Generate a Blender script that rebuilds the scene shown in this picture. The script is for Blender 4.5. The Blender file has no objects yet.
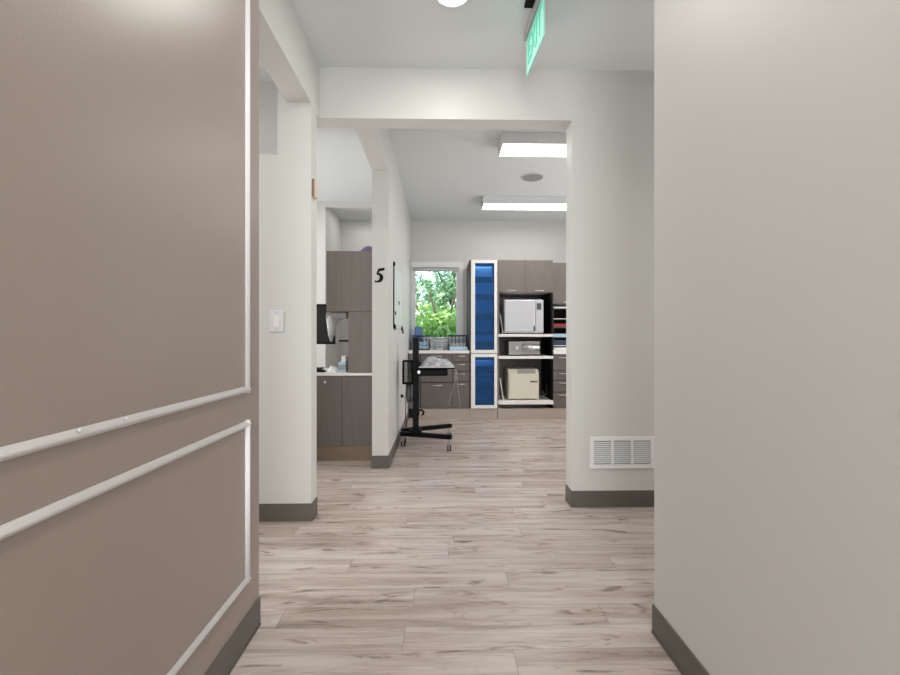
import bpy, bmesh, math, random
from mathutils import Vector, Matrix
random.seed(7)
S = bpy.context.scene
COL = S.collection
PI = math.pi

# ------------------------------------------------------------ camera, world, light, exposure
EYE = 1.053
YAW = math.atan(0.02)
cam_d = bpy.data.cameras.new('camera'); cam_d.sensor_width = 36; cam_d.lens = 18
cam = bpy.data.objects.new('camera', cam_d); COL.objects.link(cam)
cam.location = (0, 0, EYE); cam.rotation_euler = (PI/2, 0, -YAW)
cam_d.clip_start = 0.02
S.camera = cam
S.view_settings.view_transform = 'Standard'; S.view_settings.look = 'None'
S.view_settings.gamma = 1; S.view_settings.use_curve_mapping = False
S.view_settings.exposure = 0.06

w = bpy.data.worlds.new('sky'); S.world = w; w.use_nodes = True
nt = w.node_tree; bg = nt.nodes['Background']
sky = nt.nodes.new('ShaderNodeTexSky'); sky.sky_type = 'NISHITA'
sky.sun_disc = False; sky.sun_elevation = math.radians(48); sky.sun_rotation = math.radians(200)
nt.links.new(sky.outputs[0], bg.inputs[0]); bg.inputs[1].default_value = 0.45

sun_d = bpy.data.lights.new('sun', 'SUN'); sun_d.energy = 5.0; sun_d.angle = 0.02; sun_d.color = (1, .97, .9)
sun = bpy.data.objects.new('sun', sun_d); COL.objects.link(sun)
sun.rotation_euler = (math.radians(42), 0, math.radians(-25)); sun.location = (0, 3, 8)

def area(name, loc, rot, sx, sy, power, color=(1, 1, 1), spread=PI):
    d = bpy.data.lights.new(name, 'AREA'); d.shape = 'RECTANGLE'; d.size = sx; d.size_y = sy
    d.energy = power; d.color = color; d.spread = spread
    o = bpy.data.objects.new(name, d); COL.objects.link(o); o.location = loc; o.rotation_euler = rot
    return o
# added fill from behind the camera, standing in for an unseen front window
area('front_fill', (0.05, -2.3, 1.30), (math.radians(93), 0, 0), 1.3, 2.4, 82, (.93, .975, 1))
# ceiling lamps of the sterilisation room; added unseen fill over the left rooms
area('sterilisation_lamp', (1.1, 3.86, 2.64), (0, 0, 0), 1.1, .26, 16)
area('sterilisation_lamp_far', (1.1, 5.5, 2.64), (0, 0, 0), 1.1, .26, 14)
area('room_five_top_fill', (-1.9, 4.3, 2.7), (0, 0, 0), 1.1, .6, 14)
area('side_room_top_fill', (-2.0, 1.3, 2.7), (0, 0, 0), 1.2, 1.2, 16)
# added fill at the outer walls, standing in for unseen side windows
area('east_fill', (2.7, 4.6, 1.4), (0, PI/2, 0), 1.8, 2.6, 40, (.98, .99, 1))
area('west_fill', (-3.1, 4.2, 1.3), (0, math.radians(-108), 0), 1.6, 2.2, 62, (.98, .99, 1))
area('side_room_fill', (-3.1, .6, 1.4), (0, -PI/2, 0), 1.8, 2.6, 40, (.98, .99, 1))
area('passage_fill', (2.7, 2.2, 1.4), (0, PI/2, 0), 1.8, .9, 12, (.98, .99, 1))
area('room_five_top_fill_far', (-1.0, 5.95, 2.69), (0, 0, 0), .4, .4, 2.2)  # extra fill added to lift the dim recess behind the room five cabinet
p_ = area('window_portal', (-.07, 6.52, 1.54), (-PI/2, 0, 0), .64, 1.0, 1); p_.data.cycles.is_portal = True

# ------------------------------------------------------------ helpers
def WX(px, Yd):                     # lateral position on a plane at distance Yd
    return (((px-450)/450)*math.cos(YAW)+math.sin(YAW)) / (math.cos(YAW)-((px-450)/450)*math.sin(YAW)) * Yd
def WZ(px, py, Yd):                 # height
    return EYE - (py-337.5)/450 * Yd/(math.cos(YAW)-((px-450)/450)*math.sin(YAW))

def lin(c):
    f = lambda v: v/12.92 if v <= .04045 else ((v+.055)/1.055)**2.4
    return tuple(f(v/255) for v in c) + (1,)

def M(name, col, rough=.5, metal=0, spec=.5, noise=None, bump=0, bscale=200, emit=None, estr=0, alpha=1, trans=0):
    m = bpy.data.materials.new(name); m.use_nodes = True
    n = m.node_tree; b = n.nodes['Principled BSDF']
    b.inputs['Base Color'].default_value = lin(col); b.inputs['Roughness'].default_value = rough
    b.inputs['Metallic'].default_value = metal; b.inputs['Specular IOR Level'].default_value = spec
    b.inputs['Alpha'].default_value = alpha; b.inputs['Transmission Weight'].default_value = trans
    if emit:
        b.inputs['Emission Color'].default_value = lin(emit); b.inputs['Emission Strength'].default_value = estr
    if noise or bump:
        tc = n.nodes.new('ShaderNodeTexCoord')
    if noise:                       # noise = (scale xyz, amount)
        mp = n.nodes.new('ShaderNodeMapping'); mp.inputs['Scale'].default_value = noise[0]
        tx = n.nodes.new('ShaderNodeTexNoise'); tx.inputs['Scale'].default_value = 1; tx.inputs['Detail'].default_value = 4
        mr = n.nodes.new('ShaderNodeMapRange'); mr.inputs['From Min'].default_value = .3; mr.inputs['From Max'].default_value = .7
        mr.inputs['To Min'].default_value = 1-noise[1]; mr.inputs['To Max'].default_value = 1+noise[1]
        mx = n.nodes.new('ShaderNodeVectorMath'); mx.operation = 'SCALE'
        mx.inputs[0].default_value = lin(col)[:3]
        n.links.new(tc.outputs['Object'], mp.inputs[0]); n.links.new(mp.outputs[0], tx.inputs[0])
        n.links.new(tx.outputs[0], mr.inputs['Value']); n.links.new(mr.outputs[0], mx.inputs['Scale'])
        n.links.new(mx.outputs[0], b.inputs['Base Color'])
    if bump:
        t2 = n.nodes.new('ShaderNodeTexNoise'); t2.inputs['Scale'].default_value = bscale; t2.inputs['Detail'].default_value = 3
        bp = n.nodes.new('ShaderNodeBump'); bp.inputs['Strength'].default_value = bump; bp.inputs['Distance'].default_value = .002
        n.links.new(tc.outputs['Object'], t2.inputs[0]); n.links.new(t2.outputs[0], bp.inputs['Height'])
        n.links.new(bp.outputs[0], b.inputs['Normal'])
    return m

m_wall = M('wall_paint', (204, 203, 198), .45, bump=.12, bscale=160)
m_ceil = M('ceiling_paint', (218, 220, 220), .8, bump=.1, bscale=120)
m_acc = M('taupe_paint', (151, 137, 129), .34, bump=.22, bscale=140)
m_trim = M('white_trim', (230, 228, 226), .4)
m_base = M('rubber_base', (92, 87, 80), .45)
m_cab = M('taupe_laminate', (112, 104, 98), .5, noise=((60, 60, 4), .09))
m_cabd = M('taupe_laminate_dark', (98, 90, 84), .5, noise=((60, 60, 4), .09))
m_toe = M('brown_toe_kick', (118, 100, 84), .5, noise=((4, 60, 60), .06))
m_plinth = M('pale_plinth', (172, 158, 148), .5, noise=((4, 60, 60), .05))
m_in = M('dark_carcass', (62, 56, 52), .6)
m_white = M('white_laminate', (228, 224, 220), .35)
m_plas = M('white_plastic', (214, 214, 217), .35)
m_gray = M('grey_plastic', (150, 150, 148), .4)
m_dgray = M('dark_grey_plastic', (74, 74, 76), .4)
m_black = M('black_plastic', (3, 3, 4), .5, spec=.15)
m_bmet = M('black_metal', (4, 4, 6), .5, spec=.15)
m_chrome = M('brushed_steel', (205, 205, 205), .28, metal=1)
m_beige = M('beige_plastic', (208, 201, 184), .45)
m_blue = M('blue_plastic', (62, 110, 165), .35)
m_navy = M('navy_plastic', (34, 52, 84), .4)
m_teal = M('teal_paper', (40, 150, 150), .6)
m_paper = M('white_paper', (232, 232, 232), .7)
m_lblue = M('pale_blue_paper', (170, 198, 218), .6)
m_red = M('red_folder', (150, 40, 50), .5)
m_purple = M('purple_fabric', (112, 92, 130), .7)
m_tan = M('tan_plastic', (214, 190, 170), .5)
m_bronze = M('bronze_edge', (140, 116, 98), .4)
m_glassblue = bpy.data.materials.new('blue_tinted_glass'); m_glassblue.use_nodes = True
def _gb():
    n = m_glassblue.node_tree; p = n.nodes['Principled BSDF']; p.inputs['Base Color'].default_value = lin((70, 130, 190)); p.inputs['Roughness'].default_value = .1
    t = n.nodes.new('ShaderNodeBsdfTransparent'); t.inputs[0].default_value = (.34, .56, .80, 1)
    x = n.nodes.new('ShaderNodeMixShader'); x.inputs[0].default_value = .78
    n.links.new(p.outputs[0], x.inputs[1]); n.links.new(t.outputs[0], x.inputs[2]); n.links.new(x.outputs[0], n.nodes['Material Output'].inputs[0])
_gb()
m_winglass = M('clear_glass', (255, 255, 255), .0, trans=1)
m_winglass.node_tree.nodes['Principled BSDF'].inputs['IOR'].default_value = 1.02
m_acr = M('clear_acrylic', (225, 230, 232), .1, alpha=.45)
m_lamp = M('lamp_diffuser', (255, 255, 255), .5, emit=(255, 252, 246), estr=7)
m_exitp = M('green_lit_acrylic', (160, 222, 206), .2, emit=(110, 225, 195), estr=.12, alpha=.9)
m_exitl = M('green_lit_letter', (84, 196, 166), .3, emit=(40, 190, 150), estr=.12)
m_fix = M('fixture_housing', (214, 215, 215), .5)
m_dark_soil = M('soil', (86, 78, 62), .9)
m_bag = M('silvery_film', (168, 166, 172), .28, noise=((24, 24, 24), .45))

def link(o, parent=None):
    COL.objects.link(o)
    if parent: o.parent = parent
    return o

def tag(o, label, cat, group=None, kind=None):
    o['label'] = label; o['category'] = cat
    if group: o['group'] = group
    if kind: o['kind'] = kind
    return o

def origin(o):
    p = Vector((0, 0, 0))
    while o is not None:
        p += o.location; o = o.parent
    return p

class MB:
    """collects shapes in world coordinates; build() links them as one mesh object"""
    def __init__(s): s.bm = bmesh.new(); s.mats = []
    def _mi(s, faces, m):
        if m is None: return
        if m not in s.mats: s.mats.append(m)
        i = s.mats.index(m)
        for f in faces: f.material_index = i
    def box(s, x0, x1, y0, y1, z0, z1, bev=0, m=None):
        if x0 > x1: x0, x1 = x1, x0
        if y0 > y1: y0, y1 = y1, y0
        if z0 > z1: z0, z1 = z1, z0
        t = bmesh.new()
        bmesh.ops.create_cube(t, size=1, matrix=Matrix.Translation(((x0+x1)/2, (y0+y1)/2, (z0+z1)/2)) @ Matrix.Diagonal((x1-x0, y1-y0, z1-z0, 1)))
        if bev: bmesh.ops.bevel(t, geom=t.edges[:], offset=bev, segments=2, affect='EDGES', profile=.5)
        s.merge(t, m); return s
    def merge(s, t, m=None, mat=None):
        if mat: bmesh.ops.transform(t, matrix=mat, verts=t.verts)
        me = bpy.data.meshes.new('t'); t.to_mesh(me); t.free()
        n = len(s.bm.faces); s.bm.from_mesh(me); bpy.data.meshes.remove(me)
        s.bm.faces.ensure_lookup_table(); s._mi(s.bm.faces[n:], m)
    def cyl(s, p, q, r, r2=None, n=16, m=None):
        p, q = Vector(p), Vector(q); d = q-p; t = bmesh.new()
        bmesh.ops.create_cone(t, cap_ends=True, segments=n, radius1=r, radius2=r if r2 is None else r2, depth=d.length)
        for f in t.faces: f.smooth = len(f.verts) == 4
        s.merge(t, m, Matrix.Translation((p+q)/2) @ d.to_track_quat('Z', 'Y').to_matrix().to_4x4()); return s
    def bar(s, p, q, wd, ht, bev=0, m=None):     # rectangular bar from p to q
        p, q = Vector(p), Vector(q); d = q-p; t = bmesh.new()
        bmesh.ops.create_cube(t, size=1, matrix=Matrix.Diagonal((d.length, wd, ht, 1)))
        if bev: bmesh.ops.bevel(t, geom=t.edges[:], offset=bev, segments=2, affect='EDGES', profile=.5)
        s.merge(t, m, Matrix.Translation((p+q)/2) @ d.to_track_quat('X', 'Z').to_matrix().to_4x4()); return s
    def tube(s, pts, r, n=8, m=None):
        pts = [Vector(p) for p in pts]; t = bmesh.new(); rings = []
        for i, p in enumerate(pts):
            d = (pts[min(i+1, len(pts)-1)]-pts[max(i-1, 0)]).normalized()
            a = d.orthogonal().normalized() if i == 0 else (a - d*a.dot(d)).normalized()
            b = d.cross(a)
            rings.append([t.verts.new(p + (a*math.cos(2*PI*k/n)+b*math.sin(2*PI*k/n))*r) for k in range(n)])
        for u, v in zip(rings, rings[1:]):
            for k in range(n):
                f = t.faces.new((u[k], u[(k+1) % n], v[(k+1) % n], v[k])); f.smooth = True
        t.faces.new(rings[0][::-1]); t.faces.new(rings[-1])
        s.merge(t, m); return s
    def prism(s, poly, axis, a, b, m=None):      # poly in the other two axes
        t = bmesh.new()
        def mk(u, v, h): return {'x': (h, u, v), 'y': (u, h, v), 'z': (u, v, h)}[axis]
        A = [t.verts.new(mk(u, v, a)) for u, v in poly]; B = [t.verts.new(mk(u, v, b)) for u, v in poly]
        t.faces.new(A); t.faces.new(B[::-1]); n = len(poly)
        for i in range(n): t.faces.new((A[i], B[i], B[(i+1) % n], A[(i+1) % n]))
        bmesh.ops.recalc_face_normals(t, faces=t.faces[:]); s.merge(t, m); return s
    def disc(s, c, r, h, n=40, m=None): return s.cyl((c[0], c[1], c[2]), (c[0], c[1], c[2]+h), r, n=n, m=m)
    def build(s, name, mat=None, parent=None, smooth=False):
        me = bpy.data.meshes.new(name)
        org = origin(parent) if parent else None
        if parent is None:
            vs = [v.co for v in s.bm.verts]
            org = Vector(((min(v.x for v in vs)+max(v.x for v in vs))/2, (min(v.y for v in vs)+max(v.y for v in vs))/2, min(v.z for v in vs)))
        bmesh.ops.translate(s.bm, verts=s.bm.verts, vec=-org)
        s.bm.to_mesh(me); s.bm.free()
        for m in (s.mats or [mat]): me.materials.append(m)
        if smooth:
            for p in me.polygons: p.use_smooth = True
        o = bpy.data.objects.new(name, me); link(o, parent)
        if parent is None: o.location = org
        return o

def thing(name, label, cat, loc, group=None):
    o = bpy.data.objects.new(name, None); o.empty_display_size = .05; o.location = loc
    link(o); return tag(o, label, cat, group)

def struct(name, mb, mat):
    o = mb.build(name, mat); o['kind'] = 'structure'; return o

def copy_tree(o, parent=None):
    c = o.copy(); COL.objects.link(c); c.parent = parent
    for ch in o.children: copy_tree(ch, c)
    return c

# ------------------------------------------------------------ plan of the place (metres)
CEIL = 2.715; SOF = 2.402
XL, XR = -0.669, 0.760           # corridor walls
YL, YR = 1.668, 1.589            # where they end
YW, TW = 2.78, .13               # cross wall with the opening
XP0, XP1, YP = -.556, -.4245, 3.64
YB = 6.4; YC = 5.78              # back wall, cabinet fronts
XW, XE, YS = -3.2, 2.8, -2.5

# floor: one mesh, planks laid across the corridor
def floor():
    bm = bmesh.new(); uv = bm.loops.layers.uv.new('UVMap'); colr = bm.loops.layers.float_color.new('plank')
    pw, pl = .1255, 1.22
    known = {0: .243, 1: -.13, 2: .62, 3: -.11, 4: .288, 5: -.42, 6: .035}     # end joints seen near the camera
    r0 = int((YS-1.3895)//pw)-1; r1 = int((YB+.1-1.3895)//pw)+1
    rnd = random.Random(3)
    def quad(x0, x1, y0, y1, z, c):
        vs = [bm.verts.new(p) for p in ((x0, y0, z), (x1, y0, z), (x1, y1, z), (x0, y1, z))]
        f = bm.faces.new(vs)
        ox, oy = rnd.uniform(0, 50), rnd.uniform(0, 50)
        for l in f.loops:
            l[colr] = c; l[uv].uv = (l.vert.co.x+ox, l.vert.co.y+oy)
    quad(XW, XE, YS, YB+.1, -.0012, (0, 0, 0, 1))
    for r in range(r0, r1+1):
        y0 = 1.3895+r*pw; j = known.get(r, rnd.uniform(0, pl))
        x = j-math.ceil((j-XW)/pl)*pl
        while x < XE:
            a, b = max(x, XW), min(x+pl, XE); v = rnd.random(); u = rnd.random()
            if b-a > .01 and y0+pw > YS and y0 < YB+.1:
                quad(a+.0007, b-.0007, max(y0, YS)+.0006, min(y0+pw, YB+.1)-.0006, 0, (.25+.75*v, u, 0, 1))
            x += pl
    me = bpy.data.meshes.new('floor'); bm.to_mesh(me); bm.free()
    m = bpy.data.materials.new('vinyl_planks'); m.use_nodes = True; n = m.node_tree; L = n.links.new; N = n.nodes.new
    b = n.nodes['Principled BSDF']
    at = N('ShaderNodeAttribute'); at.attribute_name = 'plank'; sp = N('ShaderNodeSeparateColor'); L(at.outputs['Color'], sp.inputs[0])
    uvn = N('ShaderNodeUVMap'); uvn.uv_map = 'UVMap'
    def noise(sx, sy, det, rough=.6, dist=0):
        mp = N('ShaderNodeMapping'); mp.inputs['Scale'].default_value = (sx, sy, 1); t = N('ShaderNodeTexNoise')
        t.inputs['Scale'].default_value = 1; t.inputs['Detail'].default_value = det; t.inputs['Roughness'].default_value = rough
        t.inputs['Distortion'].default_value = dist
        L(uvn.outputs[0], mp.inputs[0]); L(mp.outputs[0], t.inputs[0]); return t.outputs[0]
    def ramp(src, stops):
        r = N('ShaderNodeValToRGB'); el = r.color_ramp.elements
        while len(el) < len(stops): el.new(.5)
        for e, (p, c) in zip(el, stops): e.position = p; e.color = c
        L(src, r.inputs[0]); return r.outputs[0]
    def mix(kind, fac, a, c):
        x = N('ShaderNodeMix'); x.data_type = 'RGBA'; x.blend_type = kind
        if isinstance(fac, float): x.inputs[0].default_value = fac
        else: L(fac, x.inputs[0])
        for i, q in ((6, a), (7, c)):
            if isinstance(q, tuple): x.inputs[i].default_value = q
            else: L(q, x.inputs[i])
        return x.outputs[2]
    tone = ramp(sp.outputs[0], [(0, lin((120, 108, 100))), (.2, lin((184, 170, 162))), (.6, lin((193, 180, 173))), (1, lin((200, 188, 182)))])
    g1 = ramp(noise(1.3, 17, 6, .66, .5), [(.30, (.54, .50, .47, 1)), (.44, (.82, .79, .77, 1)), (.56, (1.0, .99, .98, 1)), (.75, (1.1, 1.1, 1.1, 1))])
    g2 = ramp(noise(6, 150, 3, .6), [(.3, (.90, .89, .88, 1)), (.7, (1.04, 1.04, 1.04, 1))])
    g3 = ramp(noise(3.2, 15, 5, .62, 1.5), [(.33, (.36, .31, .28, 1)), (.40, (.85, .82, .80, 1)), (.46, (1, 1, 1, 1))])
    c = mix('MULTIPLY', 1.0, tone, g1); c = mix('MULTIPLY', 1.0, c, g2); c = mix('MULTIPLY', .8, c, g3)
    L(c, b.inputs['Base Color']); b.inputs['Roughness'].default_value = .27
    b.inputs['Specular IOR Level'].default_value = .45
    bp = N('ShaderNodeBump'); bp.inputs['Strength'].default_value = .25; bp.inputs['Distance'].default_value = .001
    L(noise(6, 150, 3, .6), bp.inputs['Height']); L(bp.outputs[0], b.inputs['Normal'])
    me.materials.append(m)
    o = bpy.data.objects.new('floor', me); link(o); o['kind'] = 'structure'
    return o
floor()
struct('ceiling', MB().box(XW, XE, YS, YB+.15, CEIL, CEIL+.1), m_ceil)

# walls
struct('wall_left', MB().box(XL-.13, XL, YS, YL, 0, CEIL), m_acc)
mb = MB(); mb.box(XR, XR+.13, YS, YR, 0, CEIL); mb.box(XR+.13, XE, YR-.13, YR, 0, CEIL)
struct('wall_right', mb, m_wall)
mb = MB(); mb.box(.814, XE, YW, YW+TW, 0, CEIL); mb.box(-.745, .814, YW, YW+TW, SOF, CEIL)
struct('wall_middle', mb, m_wall)
mb = MB(); mb.box(-.881, -.745, YL, 2.6, SOF, CEIL); mb.box(-.881, -.745, 2.71, YW+TW, SOF, CEIL)
struct('trim_1', mb, m_wall)                                    # dropped beam over the left openings
mb = MB(); mb.box(-.939, -.745, 2.6, 2.71, 0, CEIL); mb.box(XW, -.939, 2.6, 2.71, 0, 2.10)
struct('wall_pillar', mb, m_wall)
struct('trim_2', MB().box(-2.0, -1.05, 2.95, 3.6, 2.25, CEIL), m_wall)
mb = MB(); mb.box(XP0, XP1, YP, YB, 0, CEIL); mb.box(XP0, XP1, YW+TW, YP, SOF, CEIL)
struct('wall_partition', mb, m_wall)
# back wall with window opening
gx0, gx1, gz0, gz1 = -.395, .249, 1.03, 2.041
mb = MB()
mb.box(XW, gx0-.012, YB, YB+.15, 0, CEIL); mb.box(gx1+.012, XE, YB, YB+.15, 0, CEIL)
mb.box(gx0-.012, gx1+.012, YB, YB+.15, 0, gz0-.012); mb.box(gx0-.012, gx1+.012, YB, YB+.15, gz1+.012, CEIL)
struct('wall_back', mb, m_wall)
mb = MB(); mb.box(XW, -1.41, 5.52, 5.62, 0, CEIL); mb.box(-1.51, -1.41, 5.62, YB, 0, CEIL)
struct('wall_pier', mb, m_wall)
struct('trim_3', MB().box(-1.41, XP0, 5.52, 5.62, 2.645, CEIL), m_wall)
struct('wall_west', MB().box(XW-.1, XW, YS, YB+.15, 0, CEIL), m_wall)
struct('wall_east', MB().box(XE, XE+.1, YS, YB+.15, 0, CEIL), m_wall)
struct('wall_front', MB().box(XW, XE, YS-.1, YS, 0, CEIL), m_wall)

# rubber baseboards with a small cove foot
BH, BT = .101, .006
def base(name, segs):
    mb = MB()
    for (x0, x1, y0, y1, d) in segs:       # d = side the foot points to
        mb.box(x0, x1, y0, y1, 0, BH, .0015)
        f = .004
        if d == '+x': mb.box(x1, x1+f, y0, y1, 0, .006, .002)
        if d == '-x': mb.box(x0-f, x0, y0, y1, 0, .006, .002)
        if d == '-y': mb.box(x0, x1, y0-f, y0, 0, .006, .002)
        if d == '+y': mb.box(x0, x1, y1, y1+f, 0, .006, .002)
    return struct(name, mb, m_base)
base('baseboard_left', [(XL, XL+BT, YS, YL, '+x')])
base('baseboard_right', [(XR-BT, XR, YS, YR+BT, '-x')])
base('baseboard_middle', [(.814-BT, XE, YW-BT, YW, '-y'), (.814-BT, .814, YW, YW+TW, '-x')])
base('baseboard_pillar', [(XW, -.745+BT, 2.6-BT, 2.6, '-y'), (-.745, -.745+BT, 2.6, 2.71, '+x')])
base('baseboard_partition', [(XP0-BT, XP1+BT, YP-BT, YP, '-y'), (XP1, XP1+BT, YP, YC-.01, '+x')])

# panel mouldings on the taupe wall: half-round frames standing proud of the wall
def moulding(mb, p, q):
    p, q = Vector(p), Vector(q); d = (q-p).normalized(); side = d.cross(Vector((1, 0, 0)))
    prof = [(u*.86, v*.9) for u, v in [(-.0125, 0), (-.0125, .004), (-.009, .0085), (-.004, .0095), (-.001, .0125), (.004, .0135), (.009, .010), (.0125, .005), (.0125, 0)]]
    t = bmesh.new(); R = []
    for pt, sg in ((p, -1), (q, 1)):
        R.append([t.verts.new(pt + side*u + Vector((1, 0, 0))*v + d*sg*.0125) for u, v in prof])
    n = len(prof)
    for i in range(n): 
        f = t.faces.new((R[0][i], R[0][(i+1) % n], R[1][(i+1) % n], R[1][i])); f.smooth = True
    t.faces.new(R[0][::-1]); t.faces.new(R[1]); bmesh.ops.recalc_face_normals(t, faces=t.faces[:]); mb.merge(t)
def frame(name, y0, y1, z0, z1):
    mb = MB()
    for a, b in (((y0, z0), (y1, z0)), ((y0, z1), (y1, z1)), ((y0, z0), (y0, z1)), ((y1, z0), (y1, z1))):
        moulding(mb, (XL, a[0], a[1]), (XL, b[0], b[1]))
    return struct(name, mb, m_trim)
fr = frame('trim_4', -1.2, 1.560, .876, 2.60)
frame('trim_5', -1.2, 1.560, .222, .757)
# filled nail spots on the upper rail
mb = MB()
for yy in (.835, .955):
    mb.cyl((XL+.009, yy, .884), (XL+.0128, yy, .884), .004, n=10)
mb.build('nail_spot', m_fix, fr)

# window
wn = struct('window_1', MB().box(gx0-.012, gx0+.03, YB+.03, YB+.10, gz0-.012, gz1+.012).box(gx1-.03, gx1+.012, YB+.03, YB+.10, gz0-.012, gz1+.012)
       .box(gx0+.03, gx1-.03, YB+.03, YB+.10, gz1-.035, gz1+.012).box(gx0+.03, gx1-.03, YB+.03, YB+.10, gz0-.012, gz0+.03), m_trim)
MB().box(gx0+.028, gx1-.028, YB+.062, YB+.068, gz0+.028, gz1-.033).build('pane', m_winglass, wn)
MB().box(XP1+.002, gx0-.008, YB-.018, YB, gz0-.06, gz1+.085, .003).box(gx1+.006, gx1+.066, YB-.018, YB, gz0-.06, gz1+.085, .003)\
    .box(gx0-.008, gx1+.006, YB-.018, YB, gz1+.006, gz1+.085, .003).build('window_frame', m_trim, wn)
MB().box(XP1+.002, gx1+.08, YB-.03, YB+.03, gz0-.04, gz0-.012, .004).build('window_sill', m_trim, wn)

MB().cyl((gx0+.002, YB+.012, gz1-.022), (gx1-.002, YB+.012, gz1-.022), .018, n=16).build('rolled_blind', m_white, wn)
# ------------------------------------------------------------ outside the window
def leaf_bush(name, label, c, rad, n, mat, size, seed, cat='tree', trunk=True):
    rn = random.Random(seed)
    root = thing(name, label, cat, (c[0], c[1], 0))
    bm = bmesh.new()
    for i in range(n):
        while True:
            v = Vector((rn.uniform(-1, 1), rn.uniform(-1, 1), rn.uniform(-1, 1)))
            if .35 < v.length < 1: break
        k = 1+.25*math.sin(5*v.x+seed)*math.cos(4*v.z+seed*2)
        p = Vector((c[0]+v.x*rad[0]*k, c[1]+v.y*rad[1]*k, c[2]+v.z*rad[2]*k))
        l = size*rn.uniform(.6, 1.3); wd = l*.36
        R = Matrix.Rotation(rn.uniform(0, 2*PI), 3, 'Z') @ Matrix.Rotation(rn.uniform(-1.2, .6), 3, 'X') @ Matrix.Rotation(rn.uniform(-.8, .8), 3, 'Y')
        pts = [(0, 0, 0), (wd/2, l*.35, .1*wd), (0, l*.4, -.12*wd), (-wd/2, l*.35, .1*wd), (0, l, -.2*wd)]
        V = [bm.verts.new(p + R @ Vector(q)) for q in pts]
        for f in ((0, 1, 2), (0, 2, 3), (1, 4, 2), (2, 4, 3)): bm.faces.new([V[j] for j in f])
    b = MB(); b.bm.free(); b.bm = bm
    b.build('foliage', mat, root)
    tb = MB()
    tb.tube([(c[0], c[1], 0), (c[0]+.05, c[1], c[2]*.5), (c[0]-.04, c[1], c[2]+rad[2]*.4)], .05, 8)
    for i in range(6):
        a = i*1.05; tb.tube([(c[0], c[1], c[2]*.4+i*.12), (c[0]+math.cos(a)*rad[0]*.6, c[1]+math.sin(a)*rad[1]*.6, c[2]+.2*i)], .018, 6)
    tb.build('trunk', m_bark, root)
    return root
def leafmat(name, a, b):
    m = bpy.data.materials.new(name); m.use_nodes = True; n = m.node_tree; p = n.nodes['Principled BSDF']
    tc = n.nodes.new('ShaderNodeTexCoord'); t = n.nodes.new('ShaderNodeTexNoise'); t.inputs['Scale'].default_value = 7
    r = n.nodes.new('ShaderNodeValToRGB'); r.color_ramp.elements[0].position = .35; r.color_ramp.elements[1].position = .65
    r.color_ramp.elements[0].color = lin(a); r.color_ramp.elements[1].color = lin(b)
    n.links.new(tc.outputs['Object'], t.inputs[0]); n.links.new(t.outputs[0], r.inputs[0]); n.links.new(r.outputs[0], p.inputs['Base Color'])
    p.inputs['Roughness'].default_value = .45
    tr = n.nodes.new('ShaderNodeBsdfTranslucent'); mx = n.nodes.new('ShaderNodeMixShader'); mx.inputs[0].default_value = .35
    n.links.new(r.outputs[0], tr.inputs[0]); n.links.new(p.outputs[0], mx.inputs[1]); n.links.new(tr.outputs[0], mx.inputs[2])
    n.links.new(mx.outputs[0], n.nodes['Material Output'].inputs[0])
    return m
m_bark = M('bark', (96, 82, 66), .9, noise=((8, 8, 30), .3))
m_l1 = leafmat('bright_leaves', (136, 194, 92), (224, 244, 176)); m_l2 = leafmat('deep_leaves', (112, 160, 112), (206, 232, 190))
struct('ground', MB().box(-8, 8, YB+.16, 16, -.25, -.02), M('lawn', (110, 142, 78), .9, noise=((9, 9, 9), .3)))
leaf_bush('leafy_shrub', 'bright green bush filling the lower part of the window view', (.05, 8.1, 1.05), (.85, .5, .66), 2600, m_l1, .16, 11, 'bush')
leaf_bush('leafy_tree', 'taller pale green tree reaching up behind the bush outside', (.45, 9.3, 1.9), (.9, .5, .9), 2000, m_l2, .2, 23)
leaf_bush('leafy_tree', 'blue green tree at the upper left edge of the window view', (-.75, 11.2, 1.6), (.9, .6, 1.3), 1500, m_l2, .2, 31)

# ------------------------------------------------------------ ceiling fittings
def troffer(y0, label):
    t = thing('ceiling_light', label, 'ceiling light', (1.10, y0+.15, CEIL), 'box lights on the ceiling of the far room')
    x0, x1 = .495, 1.71; z0 = CEIL-.086
    MB().box(x0, x1, y0, y0+.018, z0-.002, CEIL-.001).box(x0, x1, y0+.272, y0+.29, z0-.002, CEIL-.001)\
        .box(x0, x0+.012, y0+.018, y0+.272, z0-.002, CEIL-.001).box(x1-.012, x1, y0+.018, y0+.272, z0-.002, CEIL-.001).build('housing', m_fix, t)
    MB().box(x0+.012, x1-.012, y0+.018, y0+.272, z0, z0+.01).build('diffuser', m_lamp, t)
troffer(3.63, 'nearer of the two white box lights on the far room ceiling')
troffer(5.26, 'farther white box light on the ceiling close to the back wall')
t = thing('ceiling_speaker', 'round grey speaker grille between the two box lights', 'speaker', (.95, 4.64, CEIL))
MB().disc((.95, 4.64, CEIL-.008), .118, .0075).build('rim', m_fix, t)
mb = MB().disc((.95, 4.64, CEIL-.012), .104, .004)
for r in (.03, .055, .08): mb.tube([(.95+r*math.cos(a*PI/12), 4.64+r*math.sin(a*PI/12), CEIL-.012) for a in range(25)], .0015, 5)
mb.build('grille', M('speaker_grille', (150, 150, 150), .6), t)
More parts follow.
